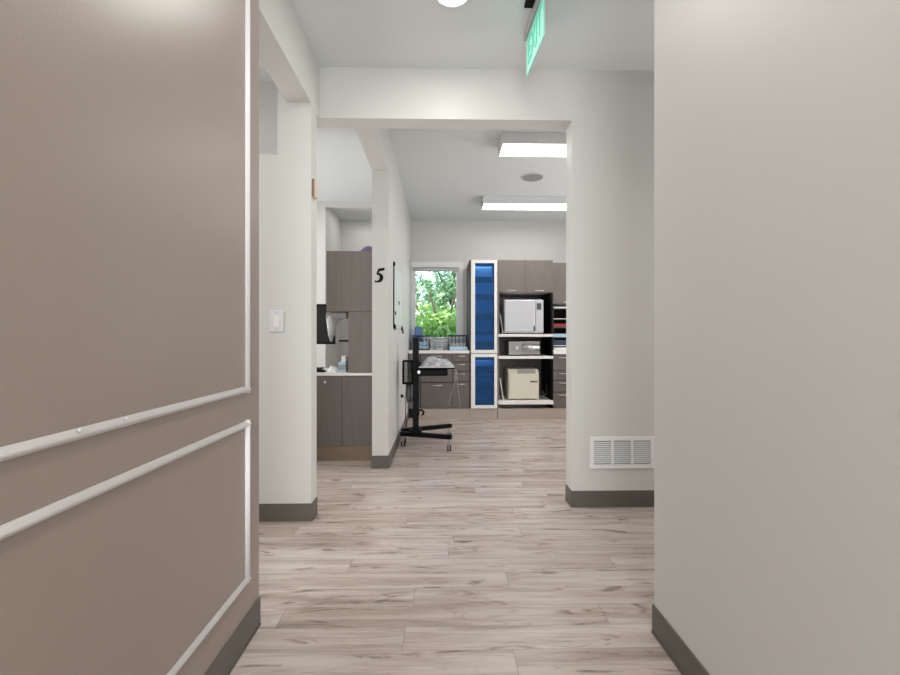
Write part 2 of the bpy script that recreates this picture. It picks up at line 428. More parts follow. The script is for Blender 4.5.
def can(x, y, label, power):
    t = thing('recessed_downlight', label, 'ceiling light', (x, y, CEIL), 'round downlights along the corridor ceiling')
    mb = MB(); n = 40
    ring = bmesh.new(); a = []
    for (r, z) in ((.094, CEIL-.0005), (.092, CEIL-.006), (.078, CEIL-.007), (.074, CEIL-.0005)):
        a.append([ring.verts.new((x+r*math.cos(2*PI*k/n), y+r*math.sin(2*PI*k/n), z)) for k in range(n)])
    for u, v in zip(a, a[1:]):
        for k in range(n): ring.faces.new((u[k], v[k], v[(k+1) % n], u[(k+1) % n]))
    mb.merge(ring); mb.build('trim_ring', m_plas, t)
    MB().disc((x, y, CEIL-.0045), .076, .004).build('lens', m_lamp, t)
    d = bpy.data.lights.new('downlight_lamp', 'AREA'); d.shape = 'DISK'; d.size = .14; d.energy = power; d.color = (1, .97, .93)
    o = bpy.data.objects.new('downlight_lamp', d); link(o, t); o.location = (0, 0, -.012)
    return t
can(.055, 2.175, 'round bright downlight cut by the top edge of the picture', 5)
can(.055, .75, 'round downlight in the corridor ceiling above the camera', 7)
can(.055, -.9, 'round downlight in the corridor ceiling behind the camera', 9)

# exit sign: edge-lit plate hung lengthwise along the corridor
far = Vector((.464, 2.42, 0)); near = Vector((.481, 2.085, 0))
t = thing('exit_sign', 'green edge lit exit sign hanging from the corridor ceiling', 'exit sign', (.472, 2.25, 2.45))
u = (near-far).normalized()
def plate(h0, h1, th, m, name, ext=0, off=0, par=None, bev=0):
    mb = MB(); side = Vector((-u.y, u.x, 0))*off
    mb.bar(far-u*ext+side+Vector((0, 0, (h0+h1)/2)), near+u*ext+side+Vector((0, 0, (h0+h1)/2)), th, h1-h0, bev)
    return mb.build(name, m, par)
pl = plate(2.46, 2.665, .006, m_exitp, 'panel', 0, 0, t)
plate(2.655, 2.70, .034, m_gray, 'housing', .008, 0, t, .004)
MB().box(.415, .480, 2.13, 2.245, 2.70, CEIL, .004).build('ceiling_mount', m_black, t)
def letters(word, mat, par, M4, size, name='letters', depth=.002, shear=0):
    cu = bpy.data.curves.new('txt', 'FONT'); cu.body = word; cu.size = size; cu.extrude = depth/2; cu.shear = shear
    cu.align_x = 'CENTER'; cu.align_y = 'CENTER'
    o = bpy.data.objects.new('txt', cu); COL.objects.link(o); bpy.context.view_layer.update()
    dg = bpy.context.evaluated_depsgraph_get(); me = bpy.data.meshes.new_from_object(o.evaluated_get(dg))
    bpy.data.objects.remove(o); b = MB(); b.bm.from_mesh(me); bmesh.ops.transform(b.bm, matrix=M4, verts=b.bm.verts)
    return b.build(name, mat, par)
c = (far+near)/2
for sgn in (-1, 1):
    ux = u*(-1 if sgn == -1 else 1); up = Vector((0, 0, 1)); nn = ux.cross(up)
    # text reads left to right when seen from the outside of each face
    if (nn.x < 0) != (sgn < 0): ux = -ux; nn = ux.cross(up)
    Mx = Matrix.Identity(4)
    for i in range(3): Mx[i][0] = ux[i]; Mx[i][1] = up[i]; Mx[i][2] = nn[i]; Mx[i][3] = (c+nn*.0045)[i]
    Mx[2][3] = 2.56
    letters('EXIT', m_exitl, pl, Mx @ Matrix.Diagonal((.9, 1.25, 1, 1)), .15)

# ------------------------------------------------------------ vent, switch, chime, number
vx0, vx1, vz0, vz1 = WX(589.5, YW), WX(589.5, YW)+.405, WZ(600, 468.3, YW), WZ(600, 436.5, YW)
t = thing('air_vent', 'white return air grille with three louvred bays low on the wall', 'vent', ((vx0+vx1)/2, YW, vz0))
mb = MB(); fy = YW-.010; ww = .026
mb.box(vx0, vx1, fy, YW, vz0, vz0+ww, .002).box(vx0, vx1, fy, YW, vz1-ww, vz1, .002)
mb.box(vx0, vx0+ww, fy, YW, vz0+ww, vz1-ww, .002).box(vx1-ww, vx1, fy, YW, vz0+ww, vz1-ww, .002)
bays = []; iw = (vx1-vx0-2*ww-2*.017)/3
for k in (1, 2):
    xx = vx0+ww+k*iw+(k-1)*.017; mb.box(xx, xx+.017, fy+.001, YW, vz0+ww, vz1-ww, .001)
mb.build('frame', m_trim, t)
MB().box(vx0+ww, vx1-ww, YW-.0015, YW-.0005, vz0+ww, vz1-ww).build('shade_sheet', M('vent_shadow', (96, 95, 92), .8), t)  # dark sheet on the wall paints in the shade behind the louvres
for k in range(3):
    x0 = vx0+ww+k*(iw+.017); mb = MB()
    for j in range(11):
        z = vz0+ww+.006+j*(vz1-vz0-2*ww-.008)/11
        mb.prism([(YW-.008, z), (YW-.002, z+.0075), (YW-.002, z+.0090), (YW-.008, z+.0015)], 'x', x0+.0005, x0+iw-.0005)
    mb.build('louvre', m_fix, t)

sx0, sx1, sz0, sz1 = WX(270, 2.6), WX(284, 2.6), WZ(277, 332, 2.6), WZ(277, 310.3, 2.6)
t = thing('light_switch', 'white rocker light switch on the pale wall by the taupe wall', 'light switch', ((sx0+sx1)/2, 2.6, sz0))
MB().box(sx0, sx1, 2.593, 2.6, sz0, sz1, .003).build('plate', m_plas, t)
xm, zm = (sx0+sx1)/2, (sz0+sz1)/2
MB().prism([(2.5925, zm-.033), (2.588, zm-.033), (2.5905, zm), (2.5925, zm+.033)], 'x', xm-.016, xm+.016).build('rocker', m_white, t)
for s in (-1, 1): MB().cyl((xm, 2.5925, zm+s*.048), (xm, 2.5915, zm+s*.048), .003, n=10).build('screw', m_gray, t)

t = thing('door_chime', 'small tan box with a bronze edge high on the wall end', 'chime', (-.745, 2.63, 1.865))
MB().box(-.745, -.727, 2.618, 2.665, 1.865, 1.972, .004).build('cover', m_tan, t)
MB().box(-.745, -.731, 2.610, 2.618, 1.868, 1.969, .002).build('edge_strip', m_bronze, t)

def stroke(mb, pts, Yf, th):          # pts = (x, z, halfwidth); calligraphic stroke
    t = bmesh.new(); A = []
    P = [Vector((p[0], p[1])) for p in pts]
    for i, p in enumerate(pts):
        d = (P[min(i+1, len(P)-1)]-P[max(i-1, 0)]).normalized(); n = Vector((-d.y, d.x))
        a, b = P[i]+n*p[2], P[i]-n*p[2]
        A.append([t.verts.new((q.x, y, q.y)) for q in (a, b) for y in (Yf, Yf-th)])
    for u, v in zip(A, A[1:]):
        for i, j in ((0, 1), (1, 3), (3, 2), (2, 0)): t.faces.new((u[i], u[j], v[j], v[i]))
    t.faces.new((A[0][0], A[0][1], A[0][3], A[0][2])); t.faces.new((A[-1][0], A[-1][1], A[-1][3], A[-1][2]))
    bmesh.ops.recalc_face_normals(t, faces=t.faces[:]); mb.merge(t)
mb = MB(); h = .118; x0 = WX(374.6, YP); z0 = WZ(379, 282.4, YP)
def P5(u, v, wd): return (x0+(u+v*.16)*h*.60, z0+v*h, wd*h)
stroke(mb, [P5(.34, .86, .085), P5(.60, .87, .09), P5(.86, .90, .085), P5(.98, .97, .05)], YP-.001, .006)
stroke(mb, [P5(.37, .90, .06), P5(.30, .74, .06), P5(.22, .54, .06)], YP-.001, .006)
stroke(mb, [P5(.22, .54, .05)] + [P5(.36+.38*math.sin(a), .31+.25*math.cos(a), .06+.065*max(0, math.sin(a))) for a in [i*PI/12 for i in range(0, 13)]]
       + [P5(.16, .045, .055), P5(.04, .10, .075)], YP-.001, .006)
o = mb.build('room_number', m_black); tag(o, 'black raised italic number 5 on the end of the dividing wall', 'room number')

# ------------------------------------------------------------ sterilisation room cabinets
def handle(x0, x1, z, yf, par, vertical=False):
    mb = MB(); mb.tube([(x0, yf, z), (x0, yf-.022, z), (x1, yf-.022, z), (x1, yf, z)], .005, 8)
    return mb.build('handle', m_chrome, par)
def X(px, y=YC): return WX(px, y)
def Z(py, y=YC, px=460): return WZ(px, py, y)
yb = YB-.003
zc1 = Z(350.4); zc0 = Z(353.4)        # counter top and its lower edge
zp = .138                             # plinth height
xa, xb = XP1+.008, X(469.5)-.002
xs = X(452.5)
# base cabinets at left
t = thing('drawer_unit', 'wide taupe base unit with deep drawers behind the mobile stand', 'cabinet', ((xa+xs)/2, 6.1, 0), 'taupe base units in the far room')
MB().box(xa, xs-.001, YC+.02, yb, zp, zc0-.001).build('body', m_in, t)
MB().box(xa, xs-.001, YC+.004, YC+.02, 0, zp).build('plinth', m_plinth, t)
for (za, zb) in ((zp+.003, Z(383)), (Z(382.2), Z(369)), (Z(368.2), zc0-.004)):
    for (p0, p1) in ((xa, X(420)), (X(420.8), xs-.003)):
        d = MB().box(p0+.001, p1-.001, YC, YC+.019, za, zb, .0015).build('drawer', m_cabd, t)
        if p1-p0 > .2: handle((p0+p1)/2-.07, (p0+p1)/2+.07, zb-.03, YC, d)
t = thing('drawer_unit', 'narrow taupe drawer stack touching the blue glass cabinet', 'cabinet', ((xs+xb)/2, 6.1, 0), 'taupe base units in the far room')
MB().box(xs, xb, YC+.02, yb, zp, zc0-.001).build('body', m_in, t)
MB().box(xs, xb, YC+.004, YC+.02, 0, zp).build('plinth', m_plinth, t)
for (za, zb) in ((Z(361.5), zc0-.004), (Z(371), Z(362.3)), (Z(381), Z(371.8)), (zp+.003, Z(381.8))):
    d = MB().box(xs+.001, xb-.001, YC, YC+.019, za, zb, .0015).build('drawer', m_cabd, t)
    handle((xs+xb)/2-.05, (xs+xb)/2+.05, zb-.03, YC, d)
o = MB().box(xa, xb, YC-.02, yb, zc0, zc1, .003).build('countertop', m_white); tag(o, 'white countertop under the window carrying baskets', 'countertop')

# tall glass-door cabinet
x0, x1, zt = X(469.5), X(497.3), Z(259.8)
t = thing('display_cabinet', 'tall white framed cabinet with blue tinted glass doors', 'cabinet', ((x0+x1)/2, 6.1, 0))
mb = MB().box(x0, x0+.016, YC+.005, yb, zp, zt).box(x1-.016, x1, YC+.005, yb, zp, zt).box(x0+.016, x1-.016, yb-.01, yb, zp, zt)
mb.box(x0+.016, x1-.016, YC+.005, yb-.01, zt-.016, zt).box(x0+.016, x1-.016, YC+.005, yb-.01, zp, zp+.016)
mb.build('body', m_in, t)
MB().box(x0, x1, YC+.008, YC+.03, 0, zp).build('plinth', m_plinth, t)
sh = [Z(v) for v in (276, 294, 312, 329, 341, 354, 366, 375, 384, 396)]
for z in sh: MB().box(x0+.017, x1-.017, YC+.03, yb-.012, z-.009, z).build('shelf', m_gray, t)
for zz_, pw_ in ((zt-.03, .8), (Z(357), .2)):  # lamps added behind the doors to brighten the blue glass
    d = bpy.data.lights.new('cabinet_fill', 'AREA'); d.shape = 'RECTANGLE'; d.size = .28; d.size_y = .03; d.energy = pw_
    o = bpy.data.objects.new('cabinet_fill', d); link(o, t); o.location = (0, YC+.04-6.1, zz_); o.rotation_euler = (math.radians(18), 0, 0)
for k, (za, zb) in enumerate(((Z(353.2), zt-.002), (zp+.004, Z(353.8)))):
    fx0, fx1 = x0+.018, x1-.002; fw = .052
    d = MB().box(fx0, fx0+fw, YC-.018, YC+.004, za, zb, .002).box(fx1-fw*.75, fx1, YC-.018, YC+.004, za, zb, .002)\
        .box(fx0+fw, fx1-fw*.75, YC-.018, YC+.004, zb-fw*.8, zb, .002).box(fx0+fw, fx1-fw*.75, YC-.018, YC+.004, za, za+fw*.8, .002).build('door', m_white, t)
    MB().box(fx0+fw-.004, fx1-fw*.75+.004, YC-.008, YC-.003, za+fw*.8-.004, zb-fw*.8+.004).build('pane', m_glassblue, d)
rn = random.Random(5)
floors = [Z(276), Z(294), Z(312), Z(329), Z(341), Z(366), Z(384)]
names = {0: ('pale box of instrument pouches on the top glass cabinet shelf', m_paper), 1: ('white carton on the second shelf of the blue cabinet', m_paper),
         2: ('light blue carton on the third shelf of the blue cabinet', m_lblue), 3: ('teal carton on the fourth shelf of the blue cabinet', m_teal),
         4: ('white tray box on the shelf above the lower blue door', m_lblue), 5: ('pale carton on the top shelf behind the lower blue door', m_lblue),
         6: ('dark blue carton on the lower shelf behind the lower blue door', m_navy)}
for i, z in enumerate(floors):
    lab, mm = names[i]; hgt = [.13, .15, .16, .11, .08, .07, .09][i]
    b = MB().box(x0+.06, x1-.06+.01*i % .03, YC+.06, YC+.40, z+.001, z+hgt, .003)
    o = b.build('carton', mm); tag(o, lab, 'box', 'cartons inside the blue glass cabinet')
    pass

# wall cabinet above, open shelving below
x0, x1 = X(497.9), X(553)
zu = Z(292.3)
t = thing('wall_cabinet', 'taupe wall cabinet with two doors above the white sterilizer', 'cabinet', ((x0+x1)/2, 6.1, zu))
MB().box(x0, x1, YC+.02, yb, zu, zt).build('body', m_cab, t)
xm = X(525.6)
for a, b in ((x0+.001, xm-.0015), (xm+.0015, x1-.001)):
    d = MB().box(a, b, YC, YC+.019, zu+.002, zt-.001, .0015).build('door', m_cab, t)
    handle((a+b)/2-.055, (a+b)/2+.055, zu+.022, YC, d)
t = thing('open_shelf_unit', 'tall open unit of white shelves holding three machines', 'shelf unit', ((x0+x1)/2, 6.1, 0))
MB().box(x1-.018, x1, YC+.01, yb, zp, zu-.001).build('side_panel', m_black, t)
MB().box(x0, x0+.018, YC+.01, yb, zp, zu-.001).build('side_panel', m_cab, t)
mb = MB().box(x0+.018, x1-.018, yb-.012, yb, zp, zu-.001)
mb.build('back_panel', m_cab, t)
MB().box(x0, x1, YC+.004, YC+.02, 0, zp-.001).build('plinth', m_plinth, t)
S1, S2, S3 = Z(334), Z(356), Z(400.5)
for z, hh in ((S1, .036), (S2, .036), (S3, .050)):
    MB().box(x0+.001, x1-.001, YC-.025, YC+.009, z-hh, z, .003).box(x0+.019, x1-.019, YC+.009, yb-.014, z-hh, z).build('shelf', m_white, t)

d = bpy.data.lights.new('niche_fill', 'AREA'); d.shape = 'RECTANGLE'; d.size = .6; d.size_y = .03; d.energy = 1.0  # unseen lamp added to lift the dark niche around the sterilizer
o = bpy.data.objects.new('niche_fill', d); link(o); o.location = ((x0+x1)/2, YC+.1, zu-.01)
m_ster = M('sterilizer_enamel', (192, 192, 196), .35)
# white sterilizer
a, b = X(504.6), X(544.2); zt2 = Z(299.2); yf = YC+.02
t = thing('sterilizer', 'large white boxy sterilizer on the upper open shelf', 'machine', ((a+b)/2, yf+.22, S1))
MB().box(a, b, yf+.02, yf+.46, S1+.012, zt2, .012).build('body', m_ster, t)
MB().box(a+.004, X(535.5), yf-.004, yf+.02, S1+.03, zt2-.012, .010).build('door', m_ster, t)
pn = MB().box(X(536), b-.004, yf+.004, yf+.02, S1+.03, zt2-.012, .006).build('control_strip', m_ster, t)
MB().box(X(537.3), X(541.6), yf, yf+.005, Z(309.5), Z(303), .001).build('screen', m_dgray, pn)
MB().box(X(534.0), X(535.3), yf-.018, yf-.003, Z(331), Z(326), .003).build('door_latch', m_dgray, t)
for i in (a+.05, b-.05):
    for j in (.06, .4): MB().cyl((i, yf+j, S1), (i, yf+j, S1+.013), .014, n=12).build('foot', m_black, t)
# middle device
a, b = X(509), X(540.5); z1 = Z(341.3)
t = thing('cassette_washer', 'low grey metal device on the middle open shelf', 'machine', ((a+b)/2, yf+.2, S2))
MB().box(a+.004, b-.004, yf+.015, yf+.40, S2+.012, z1, .010).build('body', M('grey_metal', (150, 148, 145), .35, metal=.6), t)
MB().box(a, X(521.5), yf, yf+.02, S2+.014, z1-.004, .004).build('front_panel', m_gray, t)
MB().cyl((X(517), yf, (S2+z1)/2+.01), (X(517), yf-.02, (S2+z1)/2+.01), .026, n=20).build('dial', m_chrome, t)
MB().cyl((X(522.5), yf+.02, (S2+z1)/2+.012), (b-.01, yf+.02, (S2+z1)/2+.012), .045, n=20).build('drum', m_chrome, t)
for i in (a+.05, b-.05):
    for j in (.06, .34): MB().cyl((i, yf+j, S2), (i, yf+j, S2+.013), .012, n=12).build('foot', m_black, t)
# beige autoclave
a, b = X(508.8), X(539.4); z1 = Z(369.7)
t = thing('autoclave', 'cream coloured autoclave on the bottom open shelf', 'machine', ((a+b)/2, yf+.2, S3))
MB().prism([(yf+.015, S3+.012), (yf+.015, z1-.055), (yf+.06, z1), (yf+.42, z1), (yf+.42, S3+.012)], 'x', a, b).build('body', m_beige, t)
MB().box(a+.012, b-.012, yf, yf+.015, S3+.022, z1-.062, .006).build('door', m_beige, t)
MB().prism([(yf+.0143, z1-.050), (yf+.0103, z1-.046), (yf+.048, z1-.004), (yf+.052, z1-.008)], 'x', a+.12, b-.04).build('control_panel', m_gray, t)
MB().box(X(530.4), X(537.6), yf-.003, yf+.001, Z(382.6), Z(381.2)).build('badge', m_dgray, t)
for i in (a+.05, b-.05):
    for j in (.06, .36): MB().cyl((i, yf+j, S3), (i, yf+j, S3+.013), .013, n=12).build('foot', m_black, t)
# leaning things and cables
def lean(name, label, cat, px0, px1, zb, h, mat, th=.012, y=YC+.05):
    a = x0+.019+.004; 
    mb = MB(); t_ = bmesh.new(); bmesh.ops.create_cube(t_, size=1, matrix=Matrix.Diagonal((th, .22, h, 1)))
    bmesh.ops.bevel(t_, geom=t_.edges[:], offset=.002, segments=1, affect='EDGES')
    ang = math.radians(-9); c0 = Vector((a+.012+h/2*math.sin(-ang), y+.11, zb+h/2*math.cos(ang)+.001))
    mb.merge(t_, None, Matrix.Translation(c0) @ Matrix.Rotation(ang, 4, 'Y')); o = mb.build(name, mat); return tag(o, label, cat)
lean('instrument_tray', 'white tray leaning against the side left of the cream autoclave', 'tray', 0, 0, S3, .28, m_white)
lean('sterilization_pouch', 'grey folder leaning left of the large white sterilizer', 'folder', 0, 0, S1, .26, m_gray, .018)
o = MB().tube([(X(541), YC+.10, Z(396)), (X(544), YC+.08, Z(392)), (X(546.5), YC+.09, Z(397)), (X(549), YC+.12, Z(394)), (X(550), YC+.2, Z(386))], .006, 8).build('power_cable', m_dgray)
tag(o, 'grey cable curling beside the cream autoclave', 'cable')

# right-hand cabinets
x0, x1 = X(553.2), XE-.004
zr1, zr0 = WZ(560, 262.6, YC+.1), WZ(560, 304, YC+.1)
t = thing('wall_cabinet', 'taupe wall cabinet over the paper trays at the doorway edge', 'cabinet', ((x0+x1)/2, 6.2, zr0))
MB().box(x0, x1, YC+.12, yb, zr0, zr1).build('body', m_cab, t)
k = x0
while k < x1-.1:
    d = MB().box(k+.001, min(k+.42, x1)-.001, YC+.10, YC+.119, zr0+.002, zr1-.002, .0015).build('door', m_cab, t)
    handle(k+.15, k+.27, zr0+.022, YC+.10, d); k += .42
t = thing('drawer_unit', 'taupe drawer unit under the paper trays right of the machines', 'cabinet', (x0+.3, 6.1, 0), 'taupe base units in the far room')
MB().box(x0, x1, YC+.02, yb, zp, zc0-.03).build('body', m_in, t)
MB().box(x0, x1, YC+.004, YC+.02, 0, zp).build('plinth', m_plinth, t)
k = x0
while k < x1-.1:
    for (za, zb) in ((Z(370.5), Z(355)), (Z(380), Z(371.3)), (Z(392), Z(380.8)), (zp+.003, Z(392.8))):
        d = MB().box(k+.001, min(k+.42, x1)-.001, YC, YC+.019, za, zb, .0015).build('drawer', m_cabd, t)
        handle(k+.07, k+.2, zb-.035 if zb > .8 else zb-.03, YC, d)
    k += .42
o = MB().box(x0, x1, YC-.02, yb, Z(354.3), Z(350.4), .003).build('countertop', m_white); tag(o, 'white countertop right of the open machine shelves', 'countertop')
zc = Z(350.4)
t = thing('paper_tray_rack', 'stacked paper tray rack on the right hand counter', 'rack', (x0+.2, YC+.25, zc))
for q_ in (.008, .36): MB().box(x0+q_, x0+q_+.012, YC+.06, YC+.36, zc, Z(308)).build('side_panel', m_in, t)
MB().box(x0+.02, x0+.36, YC+.345, YC+.36, zc, Z(308)).build('back_panel', m_black, t)
lv = [Z(v) for v in (345.5, 337.2, 327, 318.2, 308)]
for z in lv: MB().box(x0+.02, x0+.36, YC+.05, YC+.36, z-.008, z).build('tray', m_white if z in (lv[0], lv[3]) else m_dgray, t)
for z, hh, mm, nm, lab in ((zc, .035, m_paper, 'paper_stack', 'white paper pile under the lowest paper tray'), (lv[0], .07, m_navy, 'ring_binder', 'dark blue binder lying in the tray rack'),
                  (lv[1], .045, m_lblue, 'folder', 'pale blue folder lying above the dark blue binder'), (lv[2], .045, m_red, 'folder', 'dark red folder lying in the tray rack'),
                  (lv[4], .02, m_paper, 'paper_stack', 'thin white papers on top of the tray rack')):
    o = MB().box(x0+.025, x0+.33, YC+.07, YC+.34, z+.001, z+hh, .003).build(nm, mm); tag(o, lab, nm.split('_')[-1] if nm != 'paper_stack' else 'paper')

# things on the window counter
z = zc1
def wire_basket(a, b, y0, y1, z0, z1, label, mat, wire, n=6, name='wire_basket', fill=None):
    t = thing(name, label, 'basket', ((a+b)/2, (y0+y1)/2, z0), 'baskets on the window counter')
    r = .009
    for zz, nm in ((z1-r, 'rim'), (z0+r, 'base_ring')):
        MB().tube([(a, y0, zz), (b, y0, zz), (b, y1, zz), (a, y1, zz), (a, y0, zz)], r, 8).build(nm, mat, t)
    mb = MB()
    for i in range(n+1):
        x = a+(b-a)*i/n; mb.cyl((x, y0, z0+r), (x, y0, z1-r), wire, n=6); mb.cyl((x, y1, z0+r), (x, y1, z1-r), wire, n=6)
        mb.cyl((x, y0, z0+r), (x, y1, z0+r), wire, n=6)
    for i in (1, 2): 
        for x in (a, b): mb.cyl((x, y0+(y1-y0)*i/3, z0+r), (x, y0+(y1-y0)*i/3, z1-r), wire, n=6)
    for k in (1, 2):
        zz = z0+(z1-z0)*k/3; mb.tube([(a, y0, zz), (b, y0, zz), (b, y1, zz), (a, y1, zz), (a, y0, zz)], wire, 6)
    mb.build('wire_mesh', mat, t); return t
yk = 5.9
def XK(p): return WX(p, yk)
def ZK(p): return WZ(440, p, yk)
wire_basket(XK(412.5), XK(429.5), yk, yk+.22, z, ZK(335.2), 'navy wire basket at left on the window counter', m_navy, .003, 5)
wire_basket(XK(448.3), XK(467), yk, yk+.22, z, ZK(335), 'navy wire basket at right on the window counter', m_navy, .003, 5)
t = wire_basket(XK(430.5), XK(446.5), yk-.01, yk+.12, z, ZK(337.2), 'pale wire file holder between the two navy baskets', m_chrome, .004, 7)
for i, (p0, p1, q, mm, nm, lab) in enumerate(((414, 428, 342, m_lblue, 'paper_bundle', 'pale blue papers stacked in the left navy basket'),
        (450, 465.5, 343.5, m_paper, 'paper_bundle', 'white papers stacked in the right navy basket'))):
    o = MB().box(XK(p0), XK(p1), yk+.02, yk+.2, z+.014, ZK(q), .004).build(nm, mm); tag(o, lab, 'papers')
for i in range(6):
    xx = XK(431.6)+i*.034; o = MB().box(xx, xx+.012, yk, yk+.11, z+.014, ZK(339.5+1.2*(i % 3)), .002).build('document_folder', m_lblue if i % 2 else m_paper)
    tag(o, ['first', 'second', 'third', 'fourth', 'fifth', 'last'][i] + ' from the left of the thin ' + 'folders in the wire holder, ' + ('pale blue' if i % 2 else 'white'), 'folder', 'folders standing in the wire file holder')
o = MB().box(XK(413.3), XK(421), yk+.30, yk+.44, z+.001, ZK(326), .012).build('wipes_box', m_blue)
tag(o, 'blue topped box behind the left navy basket by the window', 'box')
o = MB().box(XK(449.5), XK(467.2), yk-.09, yk-.02, z+.001, ZK(346.6), .006).build('glove_box', m_lblue); tag(o, 'flat pale blue packet before the right navy basket', 'packet')

# ------------------------------------------------------------ mobile stand
cx, cy = -.247, 4.43
t = thing('mobile_stand', 'black wheeled stand with upright column and tray by the wall', 'stand', (cx, cy, 0))
zl = .125
fr = ((-.388, 4.36, zl), (.098, 4.19, zl)); rr = ((-.388, 4.50, zl), (.108, 4.74, zl))
for (p, q) in (fr, rr):
    leg = MB().bar(p, q, .05, .04, .004).build('leg', m_bmet, t)
    for c in (p, q):
        s = 1 if c is q else -1; c = Vector(c) - Vector((s*.022, 0, 0))
        k = MB().cyl((c.x, c.y, zl-.017), (c.x, c.y, .068), .007, n=10)
        k.box(c.x-.012, c.x+.012, c.y-.006, c.y+.006, .020, .068, .003)
        k.build('caster', m_gray, leg)
        for q2 in (-1, 1): MB().cyl((c.x+q2*.013-.005*(1), c.y, .026), (c.x+q2*.013+.005, c.y, .026), .026, n=24).build('wheel', m_black, leg)
MB().box(cx-.06, cx+.06, 4.33, 4.53, zl+.016, zl+.030, .003).box(cx-.05, cx+.05, 4.385, 4.475, zl-.016, zl+.016, .003).build('base_plate', m_bmet, t)
MB().box(cx-.029, cx+.029, cy-.022, cy+.022, zl+.028, 1.052, .004).build('column', m_bmet, t)
MB().box(cx-.033, cx-.0292, cy-.012, cy+.012, .25, 1.0).build('track', m_dgray, t)
# tray
zt3 = .755
MB().box(cx+.02, WX(454.6, 4.35), 4.24, 4.60, zt3, zt3+.014, .004).box(cx+.02, cx+.31, 4.27, 4.57, zt3-.068, zt3, .014)\
    .build('tray', m_black, t)
MB().box(cx+.04, WX(454, 4.35), 4.236, 4.59, zt3+.0142, zt3+.020, .002).build('paper_liner', m_fix, t)
MB().cyl((cx+.038, 4.30, zt3-.03), (cx+.038, 4.26, zt3-.03), .014, n=14).build('tray_knob', m_chrome, t)
MB().box(cx-.05, cx+.05, cy-.04, cy+.04, zt3-.05, zt3+.06, .006).build('bracket', m_bmet, t)
# mesh side pocket
px0, px1, pz0, pz1 = WX(403.3, 4.42), cx-.03, WZ(408, 383, 4.42), WZ(408, 361, 4.42)
mb = MB()
for zz in (pz0, pz1): mb.tube([(px0, 4.36, zz), (px1, 4.36, zz), (px1, 4.5, zz), (px0, 4.5, zz), (px0, 4.36, zz)], .006, 8)
for x in (px0, px1):
    for y in (4.36, 4.5): mb.cyl((x, y, pz0), (x, y, pz1), .006, n=8)
for i in range(1, 12):
    zz = pz0+(pz1-pz0)*i/12; mb.tube([(px0, 4.36, zz), (px1, 4.36, zz), (px1, 4.5, zz), (px0, 4.5, zz), (px0, 4.36, zz)], .0016, 5)
for i in range(1, 6):
    x = px0+(px1-px0)*i/6; mb.cyl((x, 4.36, pz0), (x, 4.36, pz1), .0016, n=5); mb.cyl((x, 4.5, pz0), (x, 4.5, pz1), .0016, n=5)
mb.box(px0, px1, 4.36, 4.5, pz0-.003, pz0+.003)
mb.build('side_basket', m_black, t)
MB().tube([(px1-.04, 4.43, pz0), (px1-.045, 4.43, pz0-.12), (px1-.03, 4.43, .42)], .028, 14).build('cable_sleeve', m_dgray, t)
# clamp with lever
zk = WZ(412, 413, 4.43)
MB().box(cx-.072, cx-.026, cy-.03, cy+.03, zk-.045, zk+.045, .008).box(cx-.03, cx+.034, cy-.027, cy+.027, zk-.02, zk+.02, .004).build('clamp', m_black, t)
MB().tube([(cx+.03, cy, zk+.025), (cx+.06, cy-.01, zk+.03), (cx+.078, cy-.01, zk+.012), (cx+.072, cy-.01, zk-.012), (cx+.06, cy-.01, zk-.018)], .010, 8).build('clamp_lever', m_black, t)
# bag on the tray: rumpled film pillow
def pillow(name, label, cat, x0, x1, y0, y1, z0, h, mat, seed, amp=.2):
    rn = random.Random(seed); bm = bmesh.new(); nx, ny = 18, 12; g = []
    for j in range(ny+1):
        row = []
        for i in range(nx+1):
            u, v = i/nx, j/ny; k = (math.sin(PI*u)**.55)*(math.sin(PI*v)**.55)
            hh = h*k*(1+amp*math.sin(9*u+seed)*math.cos(7*v+2*seed)+amp*.7*rn.uniform(-1, 1))*(1-.35*u*u)
            row.append(bm.verts.new((x0+(x1-x0)*u, y0+(y1-y0)*v, z0+max(.003, hh))))
        g.append(row)
    bt = [[bm.verts.new((v.co.x, v.co.y, z0+.0005)) for v in r] for r in g]
    for j in range(ny):
        for i in range(nx):
            f = bm.faces.new((g[j][i], g[j][i+1], g[j+1][i+1], g[j+1][i])); f.smooth = True
            bm.faces.new((bt[j][i], bt[j+1][i], bt[j+1][i+1], bt[j][i+1]))
    for i in range(nx):
        bm.faces.new((bt[0][i], bt[0][i+1], g[0][i+1], g[0][i])); bm.faces.new((g[ny][i], g[ny][i+1], bt[ny][i+1], bt[ny][i]))
    for j in range(ny):
        bm.faces.new((g[j][0], g[j+1][0], bt[j+1][0], bt[j][0])); bm.faces.new((bt[j][nx], bt[j+1][nx], g[j+1][nx], g[j][nx]))
    b = MB(); b.bm.free(); b.bm = bm; o = b.build(name, mat); return tag(o, label, cat)
pillow('plastic_bag', 'crumpled silvery plastic bag lying on the tray of the stand', 'bag', cx+.055, WX(453, 4.4), 4.27, 4.57, zt3+.0205, .095, m_bag, 3)
